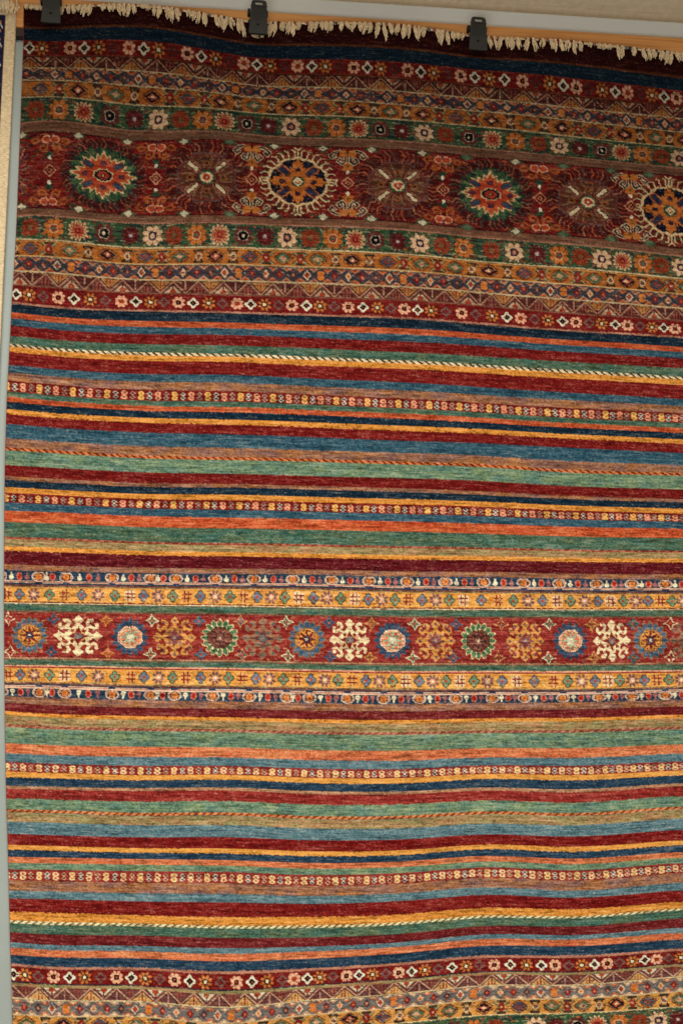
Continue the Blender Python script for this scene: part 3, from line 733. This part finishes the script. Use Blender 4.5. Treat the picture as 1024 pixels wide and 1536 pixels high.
speckle(196, 308, 900, [(60,70,60),(170,90,50),(70,22,26),(150,110,84)])
speckle(920, 985, 500, [(176,70,56),(112,34,34),(190,110,84)])

# --- beyond 1588 the carpet mirrors its top
first = int((1589-5)/1.1)
for i in range(first, NR):
    img[i] = img[int(np.clip((1910-Vr[i]-5)/1.1, 0, NR-1))]

# --- dye variation from knot to knot (abrash) and the uneven clip of the pile
lum = img.mean(2, keepdims=True)
plain = 0.55+0.45*np.isin(idx, [i for i, b in enumerate(BANDS) if b[0] >= 455 and b[0] < 1450 and b[1] not in ('gold2',)])[..., None]
var = (0.50*STREAK+0.45*STREAK2+0.50*STREAK3+0.34*STREAK4+0.50*GRAIN2+0.42*GRAIN+0.42*PEPPER)[..., None]
upv = np.clip(var, 0, 3)*(0.06+0.14*plain); dnv = np.clip(-var, 0, 3)*(0.07+0.13*plain)
pale = img*0.62+lum*0.30+np.array((66, 54, 44))
img = img*(1-upv)+(pale+18)*upv
img = img*(1-dnv)+(img*0.35)*dnv
rowtone = np.interp(np.arange(NR), np.arange(0, NR, 3), rng.standard_normal(len(np.arange(0, NR, 3))))
img *= (1+0.025*rowtone)[:, None, None]
fl = (STREAK2+PEPPER+GRAIN > 3.1)[..., None]
img = np.where(fl, img*0.68+np.array((200,176,148))*0.32, img)
img *= np.interp(Vr, [0, 175, 200, 455, 560, 860, 1455, 1910], [0.74, 0.74, 0.78, 0.88, 0.94, 1, 1.04, 0.95])[:, None, None]   # shade at the top and brightness lower down painted into the wool colour
# side cord (selvage)
img[:, :1] = (150,58,62)
img[:, -2:] = (150,58,62)
m_ = img.mean(2, keepdims=True)
img = m_+(img-m_)*0.83
img = 112+(img-112)*1.11
img = img*np.array((1.035, 1.0, 0.95))
img = np.where(img < 14, 14*np.exp((img-14)/40.0), img)
img = np.clip(img, 2, 248)

# ------------------------------------------------------------------ the carpet as one thick cloth
def depth(x, z):
    d = 0.0055*np.sin(3.1*x+1.4*z+0.6)+0.004*np.sin(7.3*x-2.2*z+1.9)+0.0022*np.sin(15*x+4*z)+0.002*np.sin(9*z+2*x+1)
    top = np.clip((z-2.2)/0.5, 0, 1)
    for cxm in (hit(76, 20)[0], hit(388, 30)[0], hit(716, 50)[0]):
        d = d + 0.010*top*np.exp(-((x-cxm)/0.10)**2)
    d = d - 0.004*top*np.sin(x*13)+0.0035*np.exp(-(x-U0)/0.03)*np.sin(6*z)
    return d
BASE = depth(X, Z)
YW = RUG_Y + BASE + 0.00032*PEPPER + 0.00045*GRAIN + 0.0003*STREAK2
# keep the silhouettes where they were measured while the cloth swells (cloth folds move it only millimetres)
pad = lambda A: np.pad(A, 1, mode='edge')
Xp, Yp, Zp = pad(X), pad(YW), pad(Z)
Yp[0, :] += 0.009; Yp[-1, :] += 0.009; Yp[1:-1, 0] += 0.009; Yp[1:-1, -1] += 0.009
Xp[:, 0] -= 0.0004; Zp[0] += 0.0006
R_, C_ = Xp.shape
co = np.empty((R_*C_, 3), np.float32); co[:, 0] = Xp.ravel(); co[:, 1] = Yp.ravel(); co[:, 2] = Zp.ravel()
a = np.arange(R_*C_).reshape(R_, C_)
quads = np.stack([a[:-1, :-1], a[1:, :-1], a[1:, 1:], a[:-1, 1:]], -1).reshape(-1, 4)
def fast_mesh(name, co, quads, colors=None, smooth=True):
    me = bpy.data.meshes.new(name)
    me.vertices.add(len(co)); me.vertices.foreach_set('co', co.astype(np.float32).ravel())
    n = len(quads); me.loops.add(n*4); me.loops.foreach_set('vertex_index', quads.astype(np.int32).ravel())
    me.polygons.add(n); me.polygons.foreach_set('loop_start', np.arange(0, n*4, 4, dtype=np.int32))
    try: me.polygons.foreach_set('loop_total', np.full(n, 4, np.int32))
    except Exception: pass
    me.update(calc_edges=True)
    if smooth: me.polygons.foreach_set('use_smooth', np.ones(n, bool))
    if colors is not None:
        at = me.color_attributes.new('yarn', 'FLOAT_COLOR', 'POINT')
        c4 = np.ones((len(co), 4), np.float32); c4[:, :3] = colors
        at.data.foreach_set('color', c4.ravel())
    me.validate(verbose=False)
    return me
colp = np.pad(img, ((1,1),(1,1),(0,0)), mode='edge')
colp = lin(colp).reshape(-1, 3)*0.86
wool = new_mat('carpet_wool', rough=0.93, attr='yarn', noise=900, amount=0.30, bump=0.7, bump_scale=1100, sheen=0.0, spec=0.04)
carpet = empty('carpet', (0, 0, 0))
tag(carpet, 'large striped red, blue, green and gold wool carpet hanging from the black clips', 'carpet')
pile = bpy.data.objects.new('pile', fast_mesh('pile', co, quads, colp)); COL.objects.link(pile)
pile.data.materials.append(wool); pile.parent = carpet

# ------------------------------------------------------------------ fringe along the top edge
yarn = new_mat('fringe_yarn', tuple(lin((232,208,166))*0.92), rough=0.95, noise=260, amount=0.4, sheen=0.2, spec=0.1)
def tube(verts, faces, pts, radii, n=5):
    base = len(verts)
    for i, (p, r) in enumerate(zip(pts, radii)):
        for k in range(n):
            t = 2*math.pi*k/n
            verts.append((p[0]+r*math.cos(t), p[1]+r*math.sin(t)*0.9, p[2]))
    for i in range(len(pts)-1):
        for k in range(n):
            k2 = (k+1) % n
            faces.append((base+i*n+k, base+i*n+k2, base+(i+1)*n+k2, base+(i+1)*n+k))
    faces.append(tuple(base+(len(pts)-1)*n+k for k in range(n)))
def tube_h(verts, faces, pts, r, n=6):
    base = len(verts)
    for p in pts:
        for k in range(n):
            t = 2*math.pi*k/n; rr = r*random.uniform(0.75, 1.25)
            verts.append((p[0], p[1]+rr*math.cos(t), p[2]+rr*math.sin(t)))
    for i in range(len(pts)-1):
        for k in range(n):
            k2 = (k+1) % n
            faces.append((base+i*n+k, base+i*n+k2, base+(i+1)*n+k2, base+(i+1)*n+k))
def rug_top(pxq):
    x, z = hit(pxq, Yphoto(5.5, pxq)); return float(x), float(z)
TAS = [(40,9),(47,8),(54,9),(60,10),(94,14),(103,15),(110,14),(120,12),(128,16),(136,17),(156,12),(164,11),(172,12),(180,15),(187,18),(194,20),(201,14),(216,8),(222,9),(232,14),(240,17),(251,19),(258,21),(266,18),(283,13),(291,15),(299,16),(306,18),(324,17),(332,22),(340,24),(347,16),
 (357,22),(363,27),(407,20),(414,24),(424,14),(434,21),(440,23),(449,14),(466,20),(474,14),(482,13),(489,14),(496,15),(512,13),(519,13),(530,15),(538,15),(546,18),(554,16),(566,22),(574,24),(583,19),(596,19),(604,21),(612,20),(620,24),(627,18),(634,15),(655,17),(663,22),(670,21),(678,12),(686,12),(694,10),
 (732,20),(741,22),(750,23),(760,17),(767,18),(775,17),(790,20),(798,18),(812,14),(824,16),(831,18),(838,18),(850,19),(858,19),(868,17),(883,9),(897,11),(905,11),(913,10),(924,20),(932,18),(950,16),(964,17),(972,18),(980,15),(993,18),(1000,19),(1007,20),(1015,14),(1024,16),(1036,15),(1050,18),(1060,15),(1076,17),(1088,18),(1102,16),(1116,17),(1131,15),(1146,18),(1160,16),(1176,15),(1190,17)]
def make_tassel(pxq, length, front=0.0, drop=0.0, lean=None):
    x, z = rug_top(pxq); z -= drop*MM
    y = RUG_Y+float(depth(np.array(x), np.array(z)))-0.004-front
    V, Fc = [], []
    if lean is None: lean = random.uniform(-0.22, 0.22)
    L = length*MM*random.uniform(1.0, 1.3); w = random.uniform(3.0, 4.8)*MM
    for s in range(20):
        off = random.uniform(-1, 1); dep = random.uniform(-1, 1); ln = L*random.uniform(0.6, 1.1)*(1-0.25*off*off)
        pts, rad = [], []
        for i in range(7):
            t = i/6
            spread = (0.12+0.88*math.sin(min(t*1.25, 1)*math.pi/2)**1.4)*w*(1.12-0.2*t*t)
            arch = 0.004*math.sin(min(1, t*1.6)*math.pi*0.5)
            pts.append((x+off*spread+lean*L*t*t+random.uniform(-1, 1)*0.0006, y-arch+dep*0.0028*math.sin(min(1, t*2)*1.57), z+0.002-(t*ln)+0.0012*math.sin(t*9+s)))
            rad.append(0.00105*(1.1-0.35*t)*random.uniform(0.8, 1.2))
        tube(V, Fc, pts, rad)
    # the knot the strands leave from
    tube(V, Fc, [(x, y, z+0.0035), (x, y-0.001, z+0.0022), (x, y-0.002, z-0.0005), (x, y-0.001, z-0.003)], [0.0008, 0.0028, 0.0030, 0.0016], 8)
    mesh_obj('tassel', V, Fc, yarn, carpet, True)
for t in TAS: make_tassel(*t)
make_tassel(392, 14, front=0.018, drop=0, lean=0.0)
make_tassel(379, 9, front=0.004, drop=22, lean=0.6); make_tassel(395, 8, front=0.004, drop=22, lean=-0.2)
V, Fc = [], []
pts = []
for q in np.arange(36, 1225, 3.0):
    x, z = rug_top(q); y = RUG_Y+float(depth(np.array(x), np.array(z)))+0.001
    pts.append((x, y+random.uniform(-0.0006, 0.0006), z+0.0016+random.uniform(-0.0008, 0.0008)))
tube_h(V, Fc, pts, 0.0026)
mesh_obj('edge_cord', V, Fc, yarn, carpet, True)
stitch_cols = [(130,34,32), (52,56,74), (150,104,90), (110,108,108), (160,84,58), (86,26,28)]
stitch_mats = [new_mat('stitch_yarn', tuple(lin(c)), 0.95, noise=400, amount=0.2) for c in stitch_cols]
for i, q in enumerate(np.arange(92, 1215, 12.2)):
    q = q+random.uniform(-5, 5)
    x, z = rug_top(q); y = RUG_Y+float(depth(np.array(x), np.array(z)))-0.003
    sc_ = random.uniform(0.6, 1.1); V, Fc = [], []
    tube(V, Fc, [(x-0.001, y, z+0.004*sc_), (x, y-0.001, z+0.0025*sc_), (x, y-0.0015, z-0.001), (x+0.001, y, z-0.005*sc_)], [0.001*sc_, 0.0034*sc_, 0.004*sc_, 0.001*sc_], 8)
    mesh_obj('coloured_knot', V, Fc, random.choice(stitch_mats), carpet, True)

# ------------------------------------------------------------------ panel, wall, rail
wall_mat = new_mat('textured_plaster', tuple(lin((244,228,202))), 0.95, noise=60, amount=0.10, bump=0.6, bump_scale=140)
panel_mat = new_mat('grey_paint', tuple(lin((226,234,232))), 0.7, noise=5, amount=0.06, bump=0.08, bump_scale=300)
xa, za = hit(674, 8, -0.012); xb, zb = hit(1024, 36, -0.012)
ztop = (float(za)+float(zb))/2
V, Fc = [], []; box(V, Fc, -1.6, 2.0, -0.012, 0.05, 0.0, ztop)
panel = mesh_obj('display_panel', V, Fc, panel_mat); bevel(panel, 0.004)
tag(panel, 'pale grey painted panel behind the carpet, showing above it and down its left side', 'display panel')
V, Fc = [], []; box(V, Fc, -3, 3.5, 0.052, 0.12, 0.0, 3.4)
tag(mesh_obj('wall', V, Fc, wall_mat), kind='structure', label='beige textured wall above the panel')
floor_mat = new_mat('floor_concrete', tuple(lin((150,140,128))), 0.8, noise=8, amount=0.15)
mesh_obj('floor', [(-3,-4,0),(3.5,-4,0),(3.5,0.12,0),(-3,0.12,0)], [(0,1,2,3)], floor_mat)['kind'] = 'structure'

gap_board_mat = new_mat('gap_shade_grey_green', tuple(lin((146,156,150))), 0.65, noise=6, amount=0.08, bump=0.08, bump_scale=300)  # board added for the shadowed gap, its shade put into the colour
_zp = float(hit(30, 42, -0.03)[1]); _xp = float(hit(24, 700, -0.03)[0])
V, Fc = [], []; box(V, Fc, _xp-0.16, _xp+0.10, -0.030, -0.0125, 0.0, _zp-0.03)
gap_board = mesh_obj('gap_shade_board', V, Fc, gap_board_mat); bevel(gap_board, 0.003)
tag(gap_board, 'grey green board added in the gap between the two carpets, coloured for its shadow', 'board')

wood = bpy.data.materials.new('pine_wood'); wood.use_nodes = True
nt = wood.node_tree; b = nt.nodes['Principled BSDF']; b.inputs['Roughness'].default_value = 0.55
tc = nt.nodes.new('ShaderNodeTexCoord'); mp = nt.nodes.new('ShaderNodeMapping'); mp.inputs['Scale'].default_value = (1.2, 30, 42)
nz = nt.nodes.new('ShaderNodeTexNoise'); nz.inputs['Scale'].default_value = 4; nz.inputs['Detail'].default_value = 8; nz.inputs['Distortion'].default_value = 0.6
cr = nt.nodes.new('ShaderNodeValToRGB')
cr.color_ramp.elements[0].position = 0.3; cr.color_ramp.elements[0].color = (*lin((196,128,64)), 1)
cr.color_ramp.elements[1].position = 0.7; cr.color_ramp.elements[1].color = (*lin((226,166,96)), 1)
nt.links.new(tc.outputs['Object'], mp.inputs[0]); nt.links.new(mp.outputs[0], nz.inputs['Vector']); nt.links.new(nz.outputs['Fac'], cr.inputs[0]); nt.links.new(cr.outputs[0], b.inputs['Base Color'])
_, zr1 = hit(674, 31, -0.034); _, zr2 = hit(1010, 60, -0.034); zt = float(zr1+zr2)/2
_, zr0 = hit(30, 40, -0.034)
xl = float(hit(12, 30, -0.034)[0])
V, Fc = [], []; box(V, Fc, xl, 1.25, -0.034, -0.012, float(zr0), zt)
batten = mesh_obj('hanging_batten', V, Fc, wood); bevel(batten, 0.002)
tag(batten, 'long pine wood batten along the top edge of the striped carpet', 'wooden batten')
gap_dark_mat = new_mat('gap_shadow_dark', tuple(lin((58,48,40))), 0.6, noise=40, amount=0.2)  # dark block put in for the shadow gap under the batten
zb2 = float(hit(30, 54, -0.03)[1])
V, Fc = [], []; box(V, Fc, xl+0.004, xl+0.05, -0.030, -0.012, zb2, float(zr0)-0.001)
br = mesh_obj('shadow_block', V, Fc, gap_dark_mat, batten); bevel(br, 0.001)

# ------------------------------------------------------------------ clips
plastic = new_mat('black_plastic', tuple(lin((36,38,35))), 0.6, noise=120, amount=0.15, bump=0.15, bump_scale=600, spec=0.5)
dark_plastic = new_mat('dark_plastic', tuple(lin((24,24,22))), 0.6, spec=0.3)
def rounded(w0, w1, h, r, n=5):
    """outline: bottom width w1 at z=0, top width w0 at z=h with rounded upper corners"""
    pts = [(-w1/2+0.001, 0), (w1/2-0.001, 0), (w1/2, 0.001)]
    for i in range(n+1):
        t = math.pi/2*i/n; pts.append((w0/2-r+r*math.cos(t), h-r+r*math.sin(t)))
    for i in range(n+1):
        t = math.pi/2+math.pi/2*i/n; pts.append((-w0/2+r+r*math.cos(t), h-r+r*math.sin(t)))
    pts.append((-w1/2, 0.001)); return pts
def plate(name, loops, thick, bev, mat, parent, loc):
    cu = bpy.data.curves.new(name, 'CURVE'); cu.dimensions = '2D'; cu.fill_mode = 'BOTH'; cu.extrude = thick/2-bev; cu.bevel_depth = bev; cu.bevel_resolution = 2
    for L in loops:
        sp = cu.splines.new('POLY'); sp.points.add(len(L)-1)
        for p, q in zip(sp.points, L): p.co = (q[0], q[1], 0, 1)
        sp.use_cyclic_u = True
    tmp = bpy.data.objects.new(name, cu); COL.objects.link(tmp)
    dg = bpy.context.evaluated_depsgraph_get()
    me = bpy.data.meshes.new_from_object(tmp.evaluated_get(dg)); bpy.data.objects.remove(tmp)
    me.name = name
    o = bpy.data.objects.new(name, me); COL.objects.link(o); me.materials.clear(); me.materials.append(mat)
    o.rotation_euler = (math.pi/2, 0, 0); o.location = loc; o.parent = parent
    return o
W_, H_ = 29*MM, 57*MM
clip_outer = rounded(23.5*MM, 29.5*MM, H_, 5*MM)
slot = [(-6.0*MM, H_-8.2*MM), (-6.0*MM, H_-3.0*MM), (6.0*MM, H_-3.0*MM), (6.0*MM, H_-8.2*MM)]
hole = [(-0.5*MM+2.1*MM*math.cos(t), 15.5*MM+2.1*MM*math.sin(t)) for t in [2*math.pi*i/12 for i in range(12)]]
def make_clip():
    r = empty('carpet_clip', (0, 0, 0))
    plate('front_jaw', [clip_outer, slot, hole], 0.0032, 0.0005, plastic, r, (0, -0.0205, 0))
    plate('back_jaw', [rounded(23*MM, 27*MM, H_-14*MM, 3*MM)], 0.004, 0.0006, dark_plastic, r, (0, -0.010, 0.004))
    V, Fc = [], []
    for k in (-2, -1, 0, 1, 2): box(V, Fc, k*4.2*MM-0.0006, k*4.2*MM+0.0006, -0.0233, -0.0220, 24*MM, H_-12*MM)
    mesh_obj('grip_ridge', V, Fc, plastic, r)
    V, Fc = [], []; box(V, Fc, -14*MM, 13.5*MM, -0.0231, -0.0220, H_-11*MM, H_-10*MM)
    mesh_obj('grip_lip', V, Fc, plastic, r)
    V, Fc = [], []; box(V, Fc, -17.5*MM, -13.2*MM, -0.020, -0.006, 33*MM, 42.5*MM); box(V, Fc, 12.8*MM, 14.8*MM, -0.019, -0.006, 34*MM, 42*MM)
    h = mesh_obj('hinge', V, Fc, dark_plastic, r); bevel(h, 0.0008)
    return r
def copy_tree(o, parent=None):
    c = o.copy(); COL.objects.link(c); c.parent = parent
    for ch in [q for q in bpy.data.objects if q.parent == o]: copy_tree(ch, c)
    return c
proto = make_clip()
spots = [(76.5, 34, 0.0, 'black plastic clip at the top left corner of the striped carpet'),
         (387, 50.5, 0.02, 'black plastic clip partly covered by a cream tassel, middle of the three'),
         (716.5, 75, 0.03, 'black plastic clip with its slotted rounded top shown against the pale panel')]
for i, (cxp, byp, rot, lab) in enumerate(spots):
    o = proto if i == 0 else copy_tree(proto)
    x, z = hit(cxp, byp, RUG_Y-0.018)
    o.location = (float(x), RUG_Y+0.002, float(z)); o.rotation_euler = (0, rot, 0)
    tag(o, lab, 'clip', 'black clips gripping the top of the carpet')

# ------------------------------------------------------------------ neighbouring carpet at the far left
xe_ = float(hit(24.5, 10, -0.045)[0]); ze_ = float(hit(20, 14, -0.045)[1])
n_u, n_v = 220, 1500
us = xe_ - np.arange(n_u)[::-1]*0.0016; vs = ze_ - np.arange(n_v)*0.0016
UX, VZ = np.meshgrid(us, vs)
dist = (xe_-UX)/MM; dz = (ze_-VZ)/MM
im2 = np.zeros((n_v, n_u, 3)); im2[:] = (222,200,160)
g2 = rng.standard_normal((n_v, n_u)); g2s = (g2+np.roll(g2, 1, 1)+np.roll(g2, 2, 1))/1.7
guard = (dist > 16.5) & (dist < 40) & (dz > 9)
im2[guard] = (34,38,62)
im2[(dist > 15) & (dist < 16.5) & (dz > 8)] = (84,56,62)
ph = (dz*0.5+dist*0.9) % 16
im2[guard & (ph < 1.8) & (dist > 19) & (dist < 36)] = (206,206,196)
ph2 = (dz % 14.5); im2[guard & (np.abs(ph2-7) < 2.4) & (np.abs(dist-24) < 2.6)] = (190,120,66)
im2[guard & (np.abs(ph2-1) < 2.0) & (np.abs(dist-31) < 2.4)] = (196,178,80)
fld = (dist >= 40) & (dz > 9); im2[fld] = (128,44,44)
ph3 = np.hypot((dist % 60)-30, (dz % 60)-30); im2[fld & (ph3 < 24)] = (46,62,96); im2[fld & (ph3 < 17)] = (206,170,120); im2[fld & (ph3 < 8)] = (150,50,44)
im2 = np.clip(im2*(1+0.05*g2s[..., None]), 2, 250)
co2 = np.stack([UX.ravel(), (-0.045+0.0004*g2+0.004*np.sin(VZ*5)*np.exp(-(dist)/60)).ravel(), VZ.ravel()], -1)
co2 = np.vstack([co2, co2.reshape(n_v, n_u, 3)[:, -1]+np.array([0.0005, 0.010, 0])])
aa = np.arange(n_v*n_u).reshape(n_v, n_u); bb = n_v*n_u+np.arange(n_v)
q2 = np.stack([aa[:-1, :-1], aa[1:, :-1], aa[1:, 1:], aa[:-1, 1:]], -1).reshape(-1, 4)
q3 = np.stack([aa[:-1, -1], aa[1:, -1], bb[1:], bb[:-1]], -1)
c2 = lin(im2).reshape(-1, 3)*0.9; c2 = np.vstack([c2, c2.reshape(n_v, n_u, 3)[:, -1]])
side = empty('carpet', (xe_-0.1, -0.045, ze_)); 
tag(side, 'cream bordered carpet with a narrow navy guard stripe hanging at the far left edge', 'carpet')
so = bpy.data.objects.new('pile', fast_mesh('side_pile', co2-np.array([xe_-0.1, -0.045, ze_]), np.vstack([q2, q3]), c2)); COL.objects.link(so)
so.data.materials.append(wool); so.parent = side
V, Fc = [], []
for i in range(230):
    x = -random.uniform(0, 0.34)+0.1+0.004; L = random.uniform(0.012, 0.026)
    z0 = random.uniform(-0.002, 0.012)
    pts = [(x+random.uniform(-1, 1)*0.004*t+0.003*math.sin(3*t+i), -0.004-0.004*math.sin(t*3.1), z0+0.010-L*t) for t in [k/5 for k in range(6)]]
    tube(V, Fc, pts, [0.0013]*5+[0.0008], 5)
mesh_obj('fringe', V, Fc, yarn, side, True)

# ------------------------------------------------------------------ light: soft gallery lamp high in front, and an unseen fill lamp added low
world = bpy.data.worlds.new('World'); scene.world = world; world.use_nodes = True
world.node_tree.nodes['Background'].inputs[0].default_value = (1.0, 0.95, 0.88, 1); world.node_tree.nodes['Background'].inputs[1].default_value = 0.15
def area(name, loc, target, sx, sy, power, color):
    l = bpy.data.lights.new(name, 'AREA'); l.shape = 'RECTANGLE'; l.size = sx; l.size_y = sy; l.energy = power; l.color = color
    o = bpy.data.objects.new(name, l); COL.objects.link(o); o.location = loc
    from mathutils import Vector
    o.rotation_euler = (Vector(target)-Vector(loc)).to_track_quat('-Z', 'Y').to_euler()
    return o
area('soft_lamp', (-0.4, -3.2, 3.60), (0.1, 0, 1.5), 2.0, 1.25, 150, (1.0, 0.955, 0.89))
area('added_fill_lamp', (-0.6, -2.9, 0.5), (0.1, 0, 1.0), 1.6, 0.9, 36, (1.0, 0.95, 0.88))
V, Fc = [], []; box(V, Fc, -3, 3.5, -1.2, 0.051, 2.92, 3.0)  # unseen slab added to shade the top of the carpet
tag(mesh_obj('shade_slab', V, Fc, wall_mat), kind='structure')

scene.view_settings.view_transform = 'Standard'; scene.view_settings.look = 'None'
scene.view_settings.exposure = 0; scene.view_settings.gamma = 1
scene.render.engine = 'CYCLES'
